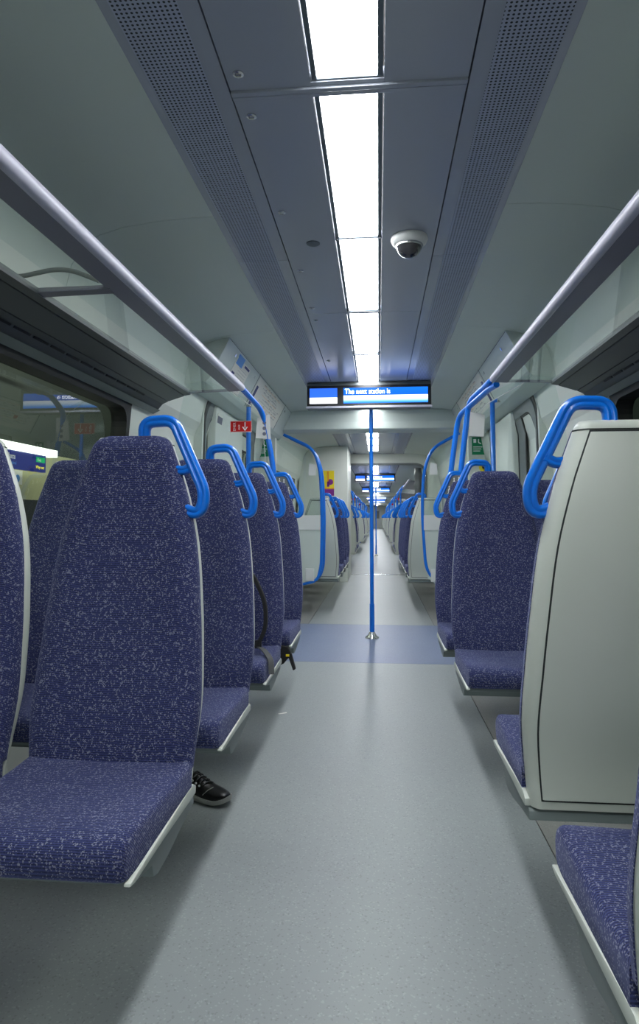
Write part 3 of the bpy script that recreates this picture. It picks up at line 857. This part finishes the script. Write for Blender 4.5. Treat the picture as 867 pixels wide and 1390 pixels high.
# ------------------------------------------------------------------ centre pole
def centre_pole(y, label, zt=2.264):
    t = thing('centre_pole', label, 'grab pole', (-.058, y, 0))
    mb = MB(); mb.tube([(0, 0, .10), (0, 0, zt)], .0175, 18); mb.build('pole', 'blue', t, smooth=60)
    mb = MB(); mb.tube([(0, 0, .02), (0, 0, .30)], .0215, 18); mb.build('sleeve', 'blue', t, smooth=60)
    mb = MB(); mb.lathe([(0, 0), (.062, 0), (.060, .010), (.040, .022), (.028, .045), (.025, .055), (0, .055)], (0, 0, 0), 28); mb.build('floor_flange', 'steel', t, smooth=60)
    return t
centre_pole(5.765, 'bright blue centre pole standing on the blue-grey floor band')
centre_pole(18.0, 'small distant blue centre pole in the next carriage')

# ------------------------------------------------------------------ information displays
def display(y, detail, label, group=None):
    t = thing('information_display', label, 'display', (XC, y, 2.03), 0, group)
    W = .548
    mb = MB(); mb.prism([(.0, .015), (.0, .205), (.02, .236), (.10, .236), (.12, .0), (.02, .0)], -W, W, 'x')
    mb.build('housing', 'gasket', t, bevel=.004)
    mb = MB(); mb.box(-W+.004, W-.004, -.004, .0, .022, .202); mb.build('bezel', 'black', t)
    mb = MB(); mb.box(-W-.006, W+.006, -.010, .008, .0, .018); mb.build('lower_lip', 'rail', t, bevel=.002)
    return t, W
def screens(t, W, txt):
    for (x0, x1, m, nm) in ((-W+.026, -W+.272, 'scr_side', 'side_screen'), (-W+.327, W-.03, 'scr_main', 'main_screen')):
        mb = MB(); mb.box(x0, x1, -.006, -.0035, .022, .125); o = mb.build(nm, m, t, loc=(0, 0, .026)); o.scale = (1, 1, 1.33); o.location.z = .012
        if nm == 'main_screen' and txt:
            text_mesh('The next station is', .066, 'scr_text', 'screen_text', o, (x0+.012, -.0066, .0845), (PI/2, 0, 0), .0003, sx=.80).scale = (.80, .75, 1)
first = True
for i, y in enumerate((5.62, 17.5, 24.9, 34.5, 41.5)):
    lab = ['blue passenger information display reading The next station is, under the near ceiling',
           'small distant blue display seen below the gangway arch', 'third blue display down the train, just below the second',
           'fourth display down the train, a thin blue bar', 'fifth and farthest display, a tiny blue bar'][i]
    t, W = display(y, i == 0, lab); screens(t, W, i < 3)

# ------------------------------------------------------------------ camera dome and ceiling fixings
t = thing('camera_dome', 'white security camera dome with smoked lens on the grey ceiling', 'security camera', (.140, 2.72, 2.266))
mb = MB(); mb.lathe([(0, 0), (.078, 0), (.080, -.010), (.074, -.024), (.060, -.034), (.050, -.036), (0, -.036)], (0, 0, 0), 36); mb.build('base', 'white', t, smooth=40)
mb = MB(); mb.lathe([(0, -.030), (.056, -.034), (.054, -.050), (.046, -.066), (.032, -.080), (.014, -.088), (0, -.089)], (0, 0, 0), 36); mb.build('dome', 'dome', t, smooth=60)
mb = MB(); mb.lathe([(0, -.034), (.059, -.034), (.060, -.040), (.0575, -.046), (0, -.046)], (0, 0, 0), 36); mb.build('ring', 'steel', t, smooth=40)
pl = ['silver ceiling screw lock nearest the top edge', 'silver ceiling screw lock just past the ridged joint', 'silver ceiling screw lock beside the middle light', 'silver ceiling screw lock nearer the display',
      'small silver ceiling screw lock by the fourth light panel', 'small silver ceiling screw lock close before the display']
for i, y in enumerate((1.645, 1.83, 2.44, 3.04, 3.60, 3.83, 4.85)):
    mb = MB(); mb.lathe([(0, 0), (.015, 0), (.015, -.003), (.009, -.0045), (.009, -.002), (0, -.002)], (0, 0, 0), 20)
    mb.box(-.006, .006, -.0015, .0015, -.004, -.002)
    tag(mb.build('ceiling_lock', 'steel', smooth=40, loc=(-.372, y, 2.2655)), pl[min(i, 5)] if i != 5 else 'small silver ceiling screw lock just past the fourth panel joint', 'screw lock', 'screw locks in the grey ceiling panel')
mb = MB(); mb.lathe([(0, 0), (.030, 0), (.030, -.0015), (0, -.002)], (-.278, 2.74, 2.2655), 28)
tag(mb.build('sensor_disc', 'lframe', smooth=40), 'flat grey round disc in the ceiling left of the light', 'sensor')

# ------------------------------------------------------------------ glass draught screens and their tubes
def screen(s, y, tubes, xin, label, group, lower=True, cardbox=None, red=False):
    t = thing('draught_screen', label, 'glass screen', (0, y, 0), 0, group)
    for pts, r in tubes:
        c = fillet(pts, r, 8); mb = MB(); mb.tube(c, 1, sec=HSEC2, up=(0, 1, 0) if True else None); mb.build('grab_rail', 'blue', t, smooth=50)
    mb = MB()
    xw = XC+s*1.24
    poly = [(XC+s*1.03, 1.96), (xin[0], 1.80), (xin[1], 1.55), (xin[2], 1.08), (xin[2], .95), (XC+s*1.33, .95), (XC+s*1.23, 1.70), (XC+s*1.17, 1.96)]
    mb.prism(poly, -.004, .004, 'y'); mb.build('glass_panel', 'glass', t)
    poly = [(xin[2], .93), (xin[2], .60), (xin[2]+s*.04, .40), (xin[2]+s*.12, .34), (XC+s*1.33, .34), (XC+s*1.33, .93)]
    mb = MB(); mb.prism(poly, -.010, .010, 'y'); mb.build('lower_panel', 'ceil', t, bevel=.003)
    mb = MB(); xs = sorted((xin[2]-s*.0, XC+s*1.325)); mb.box(xs[0], xs[1], -.022, .022, .925, 1.09); mb.build('middle_band', 'bracket' if False else 'white', t, bevel=.004)
    mb = MB(); xs = sorted((xin[2]+s*.07, xin[2]+s*.17)); mb.box(xs[0], xs[1], -.03, -.008, .36, .50); mb.build('clamp', 'white', t, bevel=.01)
    return t
HSEC2 = []
for k in range(20):
    a = 2*PI*k/20; x = .0175*math.cos(a); y = .0175*math.sin(a); HSEC2.append((y, x))
# near screens (Y = 3.98), just behind the last seats
nl = [(-.80, -.41, 1.826), (-.80, -.31, 1.826), (-.745, 0, 1.754), (-.673, 0, 1.41), (-.643, 0, 1.05), (-.648, 0, .5), (-.82, 0, .36)]
screen(-1, 4.09, [(nl, [0, .05, .10, .3, .3, .15, 0])], (-.765, -.72, -.673), 'near left glass screen with curved blue rail between last seat and doors', 'near glass screens')
nr1 = [(.63, -.51, 1.826), (.63, -.39, 1.826), (.576, .0, 1.795), (.522, 0, 1.37), (.49, 0, 1.05), (.495, 0, .5), (.64, 0, .36)]
nr2 = [(.66, -.49, 1.800), (.64, -.37, 1.800), (.534, .20, 1.733), (.476, .20, 1.335), (.45, .20, 1.05), (.455, .20, .5), (.60, .20, .36)]
screen(1, 4.09, [(nr1, [0, .05, .10, .3, .3, .15, 0]), (nr2, [0, .05, .10, .3, .3, .15, 0])], (.60, .56, .515), 'near right glass screen with two curved blue rails by the doors', 'near glass screens')
fl1 = [(-1.06, 0, 2.0), (-.72, 0, 1.84), (-.645, 0, 1.60), (-.621, 0, 1.10), (-.635, 0, .50), (-.68, 0, .36), (-.84, 0, .325)]
fl2 = [(-1.0, .13, 1.975), (-.72, .13, 1.84), (-.635, .13, 1.60), (-.605, .13, 1.10), (-.62, .13, .50), (-.68, .13, .36), (-.84, .13, .325)]
screen(-1, 7.15, [(fl1, [0, .12, .2, .3, .2, .1, 0]), (fl2, [0, .12, .2, .3, .2, .1, 0])], (-.75, -.665, -.64), 'far left glass screen with doubled blue hoop rail beyond the doors', 'far glass screens')
fr1 = [(.90, 0, 1.995), (.595, 0, 1.83), (.505, 0, 1.58), (.482, 0, 1.15), (.515, 0, .56), (.56, 0, .42), (.70, 0, .35)]
screen(1, 7.15, [(fr1, [0, .12, .2, .3, .2, .1, 0])], (.61, .525, .50), 'far right glass screen with single blue hoop rail beyond the doors', 'far glass screens')
# distant hoops in the next carriages
for s, xo, nm in ((-1, XC-.56, 'left'), (1, XC+.56, 'right')):
    for y in (16.6, 19.2, 24.2, 26.8, 34.6, 37.2, 42.2):
        mb = MB(); pts = fillet([(xo+s*.42, y, 1.98), (xo+s*.10, y, 1.85), (xo, y, 1.6), (xo-s*.0, y, .6), (xo+s*.1, y, .36), (xo+s*.2, y, .34)], .12, 4)
        mb.tube(pts, .018, 8)
        tag(mb.build('grab_rail', 'blue', smooth=50), 'distant %s blue hoop rail among the far seats' % nm, 'grab rail', 'distant %s hoop rails' % nm)
        mb = MB(); mb.tube([(xo+s*.12, y+.6, 0), (xo+s*.12, y+.6, 1.72), (xo+s*.155, y+.6, 1.83)], .018, 8)
        tag(mb.build('grab_pole', 'blue', smooth=50), 'distant %s upright blue pole among the far seats' % nm, 'grab pole', 'distant %s upright poles' % nm)
for s, x in ((-1, XC-.68), (1, XC+.68)):
    for y in (19.782, 27.382):
        mb = MB(); mb.box(x-.05, x+.05, y-.004, y, 1.60, 1.67)
        tag(mb.build('exit_sticker', 'red'), 'tiny red sticker fixed to a distant %s blue pole' % ('left' if s < 0 else 'right'), 'sign', 'distant red stickers %s' % ('left' if s < 0 else 'right'))

# stickers and cards on the screens
t = thing('exit_sign', 'red sticker with white arrow and lettering on the near left glass', 'sign', (-.886, 4.082, 1.654))
mb = MB(); mb.box(-.071, .071, -.002, .003, -.037, .037); mb.build('board', 'red', t)
mb = MB(); mb.box(-.0705, .0705, -.0026, -.002, .034, .0365); mb.box(-.0705, .0705, -.0026, -.002, -.0365, -.034); mb.box(-.0708, -.068, -.0026, -.002, -.0365, .0365); mb.box(.068, .0708, -.0026, -.002, -.0365, .0365); mb.build('border', 'text', t)
mb = MB(); mb.box(.024, .031, -.0032, -.0022, -.008, .028); mb.prism([(.0275, -.030), (.046, -.004), (.040, -.001), (.0275, -.018), (.015, -.001), (.009, -.004)], -.0032, -.0022, 'y'); mb.build('arrow', 'text', t)
text_mesh('EMER', .024, 'text', 'lettering', t, (-.034, -.0028, -.030), (PI/2, -PI/2, 0), .0003)
text_mesh('exit', .022, 'text', 'lettering', t, (-.006, -.0028, -.022), (PI/2, -PI/2, 0), .0003)
t = thing('info_card', 'light grey card with three dark dots hanging beside the near left blue rail', 'sign', (-.736, 4.075, 1.647))
mb = MB(); mb.prism([(-.052, -.070), (-.040, .060), (.042, .083), (.046, -.080)], -.002, .003, 'y'); mb.build('card', 'white', t)
mb = MB()
for zz in (.028, -.008, -.044):
    mb.lathe([(.006, 0), (.012, 0), (.012, -.0012), (.006, -.0012)], (.006, -.002, zz), 16, 'y')
mb.build('dot', 'mapink', t)
mb = MB(); mb.tube(fillet([(-.34, .0, .34), (-.15, .0, .19), (-.03, .0, .10), (-.022, .0, .05)], .08, 6), .0022, 6); mb.tube([(.0, .004, -.07), (.02, .004, -.28)], .0022, 6); mb.build('cord', 'white', t)
t = thing('info_card', 'plain grey card on the glass beside the near right blue rails', 'sign', (.617, 4.075, 1.647))
mb = MB(); mb.prism([(-.046, -.072), (-.034, .080), (.054, .060), (.046, -.078)], -.002, .003, 'y'); mb.build('card', 'white', t)
mb = MB(); mb.tube(fillet([(.30, .0, .26), (.14, .0, .17), (.05, .0, .12), (.02, .0, .05)], .08, 6), .0022, 6); mb.build('cord', 'white', t)
for x, nm, yy_ in ((.605, 'right', 7.13), (-.735, 'left', 7.13)):
    mb = MB(); mb.prism([(-.04, -.065), (-.03, .07), (.045, .055), (.045, -.065)], -.002, .003, 'y')
    tag(mb.build('info_card', 'white', loc=(x, yy_, 1.60)), 'small blank card on the far %s glass screen next to the blue hoop' % nm, 'sign')

# ------------------------------------------------------------------ left cabinet before the gangway, with poster
mb = MB(); mb.prism([(XC-1.33, 0), (XC-1.22, 2.20), (XC-1.1, 2.24), (XC-.60, 2.262), (XC-.425, 2.264), (XC-.425, 0)], 10.7, 12.0, 'y')
tag(mb.build('wall_cabinet', 'white_wall', bevel=.01), kind='structure')
t = thing('poster', 'yellow and purple poster on the white wall left of the aisle', 'poster', (-.83, 10.694, 1.64))
mb = MB(); mb.box(-.10, .10, 0, .006, -.21, .21); mb.build('sheet', 'yellow', t)
mb = MB(); mb.box(-.10, .10, -.002, 0, -.21, -.10); mb.lathe([(0, 0), (.05, 0), (.05, -.002), (0, -.002)], (.035, 0, .02), 20, 'y'); mb.box(-.02, .02, -.002, 0, -.06, .02); mb.build('purple_print', 'purple', t)
mb = MB(); mb.box(-.015, .012, -.003, 0, .03, .20); mb.box(-.10, .10, -.003, 0, -.10, -.08); mb.build('orange_print', 'orange', t)
# bellows pillar in the gangway
mb = MB(); rows = []
for i in range(40):
    z = .0+2.03*i/39; r = .075+.010*math.sin(i*1.6)
    rows.append([(XC+.86+r*math.cos(a*PI/8), 12.6+r*1.6*math.sin(a*PI/8), z) for a in range(16)])
mb.grid(rows, close_u=True, caps=True); tag(mb.build('gangway_bellows', 'gasket', smooth=60), 'ribbed silver grey bellows pillar in the gangway on the right', 'bellows')

# ------------------------------------------------------------------ shoe, backpack, scraps
def shoe():
    t = thing('trainer_shoe', 'black trainer with pale sole on the floor under the second left seat', 'shoe', (-.665, 2.44, 0), math.radians(-22))
    # toe towards +x ; length .285
    def plan(u):   # half width along the foot, u 0 heel..1 toe
        return .5*smooth_tab([(0, .030), (.06, .058), (.25, .068), (.45, .070), (.68, .092), (.85, .084), (.95, .056), (1, .020)], u)
    def ctr(u): return .004*math.sin(PI*u)
    Ln = .285; x0 = -.16
    mb = MB(); rows = []; N = 28
    for i in range(N+1):
        u = i/N; w = plan(u)+.0025; x = x0+Ln*u; zb = .004+.016*max(0, (u-.75)/.25)**2; zt = .020+.010*(1-u)+.018*max(0, (u-.8)/.2)**2
        rows.append([(x, ctr(u)-w, zb+.006), (x, ctr(u)-w*.9, zb), (x, ctr(u)+w*.9, zb), (x, ctr(u)+w, zb+.006), (x, ctr(u)+w, zt), (x, ctr(u)-w, zt)])
    mb.grid(rows, close_u=True, caps=True); s1 = mb.build('sole', 'sole', t, smooth=50)
    mb = MB(); rows = []
    H = [(0, .085), (.08, .098), (.25, .092), (.42, .090), (.55, .076), (.70, .058), (.85, .048), (.95, .042), (1, .032)]
    for i in range(N+1):
        u = i/N; w = plan(u); x = x0+.004+(Ln-.008)*u; h = smooth_tab(H, u); zb = .018+.012*max(0, (u-.8)/.2)**2; row = []
        for k in range(15):
            a = PI*k/14; cc = math.cos(a); ss = math.sin(a)
            row.append((x, ctr(u)+w*math.copysign(abs(cc)**.75, cc)*(1-.25*ss*(1 if u < .55 else .4)), zb+(h-zb)*ss**.8))
        rows.append(row)
    mb.grid(rows, close_u=True, caps=True); mb.build('upper', 'shoe', t, smooth=60)
    mb = MB()
    for i in range(5):
        u = .42+.055*i; x = x0+Ln*u; h = smooth_tab(H, u)
        mb.tube([(x-.006, -.022, h-.006), (x, -.010, h+.002), (x+.004, .010, h+.002), (x+.008, .022, h-.006)], .0028, 6)
    mb.build('laces', 'webbing', t, smooth=50)
    mb = MB()
    for i in range(4):
        u = .42+.055*i; x = x0+Ln*u; h = smooth_tab(H, u)
        mb.lathe([(0, 0), (.004, 0), (.004, -.003), (0, -.003)], (x-.002, -.0275, h-.012), 10, 'y')
    mb.build('eyelets', 'text', t)
    mb = MB(); mb.tube([(x0+Ln*.66, -.040, .034), (x0+Ln*.72, -.028, .052), (x0+Ln*.76, -.012, .0575)], .0016, 6); mb.build('piping', 'sole', t)
    mb = MB(); mb.lathe([(.026, -.012), (.036, -.008), (.038, .006), (.034, .016), (.026, .014)], (x0+.052, 0, .092), 20); mb.build('collar', 'bag', t, smooth=60)
shoe()
t = thing('backpack', 'black backpack on the third left seat, its strap bulging past the seat edge', 'backpack', (-.748, 2.95, .455), math.radians(6))
mb = MB(); rows = []
for i in range(15):
    v = i/14; z = .0+.42*v; k = (1-abs(2*v-1)**4)**.5 if 0 < v < 1 else .05
    k = max(.15, k); ring = []
    for j in range(20):
        a = 2*PI*j/20; c_, s_ = math.cos(a), math.sin(a)
        ring.append((.125*k*math.copysign(abs(c_)**.6, c_), .085*k*math.copysign(abs(s_)**.6, s_), z))
    rows.append(ring)
mb.grid(rows, close_u=True, caps=True); mb.build('bag_body', 'bag', t, smooth=60)
SS = [(.004, .024), (.006, .012), (.006, -.012), (.004, -.024), (-.004, -.024), (-.006, -.012), (-.006, .012), (-.004, .024)]
mb = MB(); mb.tube(dens(fillet([(.10, -.03, .38), (.170, -.05, .35), (.232, -.06, .22), (.232, -.06, .10), (.190, -.07, .02)], .1, 6), .02), 1, sec=[(b*.8, a*1.6) for a, b in SS], up=(0, 1, 0)); mb.build('shoulder_strap', 'bag', t, smooth=50)
mb = MB(); mb.tube(dens(fillet([(.190, -.07, .030), (.225, -.10, .018), (.248, -.17, .010), (.268, -.25, .004), (.272, -.275, -.050)], .03, 4), .02), 1, sec=[(a*.4, b*.5) for a, b in SS], up=(0, 0, 1)); mb.build('webbing', 'webbing', t, smooth=50)
mb = MB(); mb.box(.185, .215, -.085, -.070, .018, .055); mb.build('buckle', 'black', t, bevel=.003)
mb = MB(); mb.tube(fillet([(.06, 0, .40), (.09, 0, .46), (.13, 0, .46), (.14, 0, .40)], .03), .007, 8); mb.build('carry_loop', 'bag', t, smooth=50)
# dangling strap beyond the third seat
t = thing('dangling_strap', 'black dangling strap ends with yellow tab below the fourth left seat', 'strap', (-.475, 3.447, .345))
mb = MB(); mb.tube(fillet([(-.06, .02, .03), (-.02, 0, .02), (.005, 0, -.04), (.012, 0, -.10)], .03), [.012]*2+[.011]*16, 8) if False else None
mb.prism([(-.050, .035), (-.010, .028), (.012, -.010), (.034, -.088), (.020, -.096), (-.004, -.030), (-.030, -.060), (-.052, -.070)], -.012, .012, 'y'); mb.build('strap', 'bag', t, bevel=.004)
mb = MB(); mb.box(-.018, .0, -.0145, .0145, -.022, -.010); mb.build('tab', 'yellow', t, bevel=.001)
mb = MB(); mb.add([(-.02, -.012, .002), (.022, .012, .004), (.026, .008, .001), (-.014, -.016, .001), (-.02, -.012, .000), (.022, .012, .0005), (.026, .008, 0), (-.014, -.016, 0)], [(0, 1, 2, 3), (7, 6, 5, 4), (0, 3, 7, 4), (1, 5, 6, 2), (0, 4, 5, 1), (3, 2, 6, 7)])
tag(mb.build('paper_scrap', 'paper', loc=(-.525, 3.52, 0.0)), 'tiny white paper scrap lying on the aisle floor', 'litter')

# ------------------------------------------------------------------ the station outside
mb = MB(); mb.box(-9, -1.62, -12, 24, -.25, -.05); tag(mb.build('floor_platform', 'floorside'), kind='structure')
mb = MB(); mb.box(-4.75, -4.6, -12, 24, -.05, 1.30, 1); mb.box(-4.75, -4.6, -12, 24, 1.30, 1.95, 0); mb.box(-4.75, -4.6, -12, 24, 1.95, 3.6, 2)
cream = mat('platform_cream', srgb(190, 190, 150), .6); dk = mat('platform_dark', srgb(54, 58, 52), .5); M['gr'] = mat('platform_grey', srgb(50, 58, 52), .6)
tag(mb.build('wall_platform', [cream, dk, 'gr']), kind='structure')
mb = MB(); mb.box(-9, -1.8, -12, 24, 3.6, 3.7); tag(mb.build('ceiling_platform', 'gr'), kind='structure')
M['strip'] = mat('platform_strip', (1, 1, .96), .5, emit=(1, 1, .93), es=1.6)
mb = MB(); mb.box(-4.35, -4.22, -6, 8.10, 1.855, 1.945); tag(mb.build('light_strip', 'strip'), 'bright white light band above the station name sign outside', 'light')
mb = MB(); mb.box(-4.34, -4.30, -2, 8.05, 2.895, 2.93); tag(mb.build('tube_light', 'strip'), 'thin tube light high over the platform outside the left window', 'light')
t = thing('station_sign', 'dark blue station name sign outside the left window', 'sign', (-4.26, 7.88, 1.64))
mb = MB(); mb.box(-.06, 0, -4.2, 0, 0, .215); mb.build('board', mat('sign_blue', srgb(22, 34, 110), .4, emit=srgb(20, 34, 130), es=.35), t)
RS = (PI/2, 0, PI/2)
text_mesh('St Pancras', .105, 'text', 'lettering', t, (.002, -.90, .115), RS).scale = (.46, .9, 1)
text_mesh('International', .06, 'skyblue', 'lettering', t, (.002, -.86, .05), RS).scale = (.6, 1, 1)
text_mesh('St Pancras', .105, 'text', 'lettering', t, (.002, -2.6, .115), RS).scale = (.46, .9, 1)
mb = MB(); mb.box(0, .004, -.235, -.03, .120, .185); mb.build('green_board', mat('exit_green', srgb(0, 150, 90), .4, emit=srgb(0, 170, 100), es=.5), t)
text_mesh('Exit', .055, 'text', 'lettering', t, (.005, -.21, .133), RS)
M['yglow'] = mat('yellow_glow', srgb(240, 220, 0), .5, emit=srgb(240, 225, 0), es=.8)
text_mesh('Way out', .055, 'yglow', 'lettering', t, (.005, -.245, .04), RS)
t = thing('platform_notice', 'small white platform notice with blue ring below the station sign', 'sign', (-4.60, 7.81, 1.49))
mb = MB(); mb.box(0, .006, -.11, .11, 0, .18); mb.build('board', 'paper', t)
mb = MB(); mb.lathe([(.022, 0), (.05, 0), (.05, .002), (.022, .002)], (0.006, 0, .075), 20, 'x'); mb.build('ring', 'skyblue', t)
# opposite side outside: plain dim wall
mb = MB(); mb.box(3.6, 3.7, -12, 24, -.05, 3.6); tag(mb.build('wall_tunnel', 'gr'), kind='structure')
def area(name, loc, rot, sx, sy, e, col=(1, 1, 1)):
    l = bpy.data.lights.new(name, 'AREA'); l.shape = 'RECTANGLE'; l.size = sx; l.size_y = sy; l.energy = e; l.color = col
    o = bpy.data.objects.new(name, l); C.objects.link(o); o.location = loc; o.rotation_euler = rot; return o
area('platform_lamp', (-3.2, 5, 3.5), (0, 0, 0), .3, 14, 150, (1, 1, .88))
area('tunnel_lamp', (2.6, 4, 3.3), (0, 0, 0), .3, 12, 60, (.9, 1, .9))

# ------------------------------------------------------------------ world and view
w = bpy.data.worlds.new('world'); S.world = w; w.use_nodes = True
w.node_tree.nodes['Background'].inputs[0].default_value = (.02, .024, .024, 1)
w.node_tree.nodes['Background'].inputs[1].default_value = .5
S.view_settings.view_transform = 'Standard'; S.view_settings.look = 'None'
S.view_settings.gamma = 1; S.view_settings.use_curve_mapping = False
S.view_settings.exposure = .46
S.cycles.max_bounces = 10; S.cycles.diffuse_bounces = 6; S.cycles.glossy_bounces = 5; S.cycles.transparent_max_bounces = 16
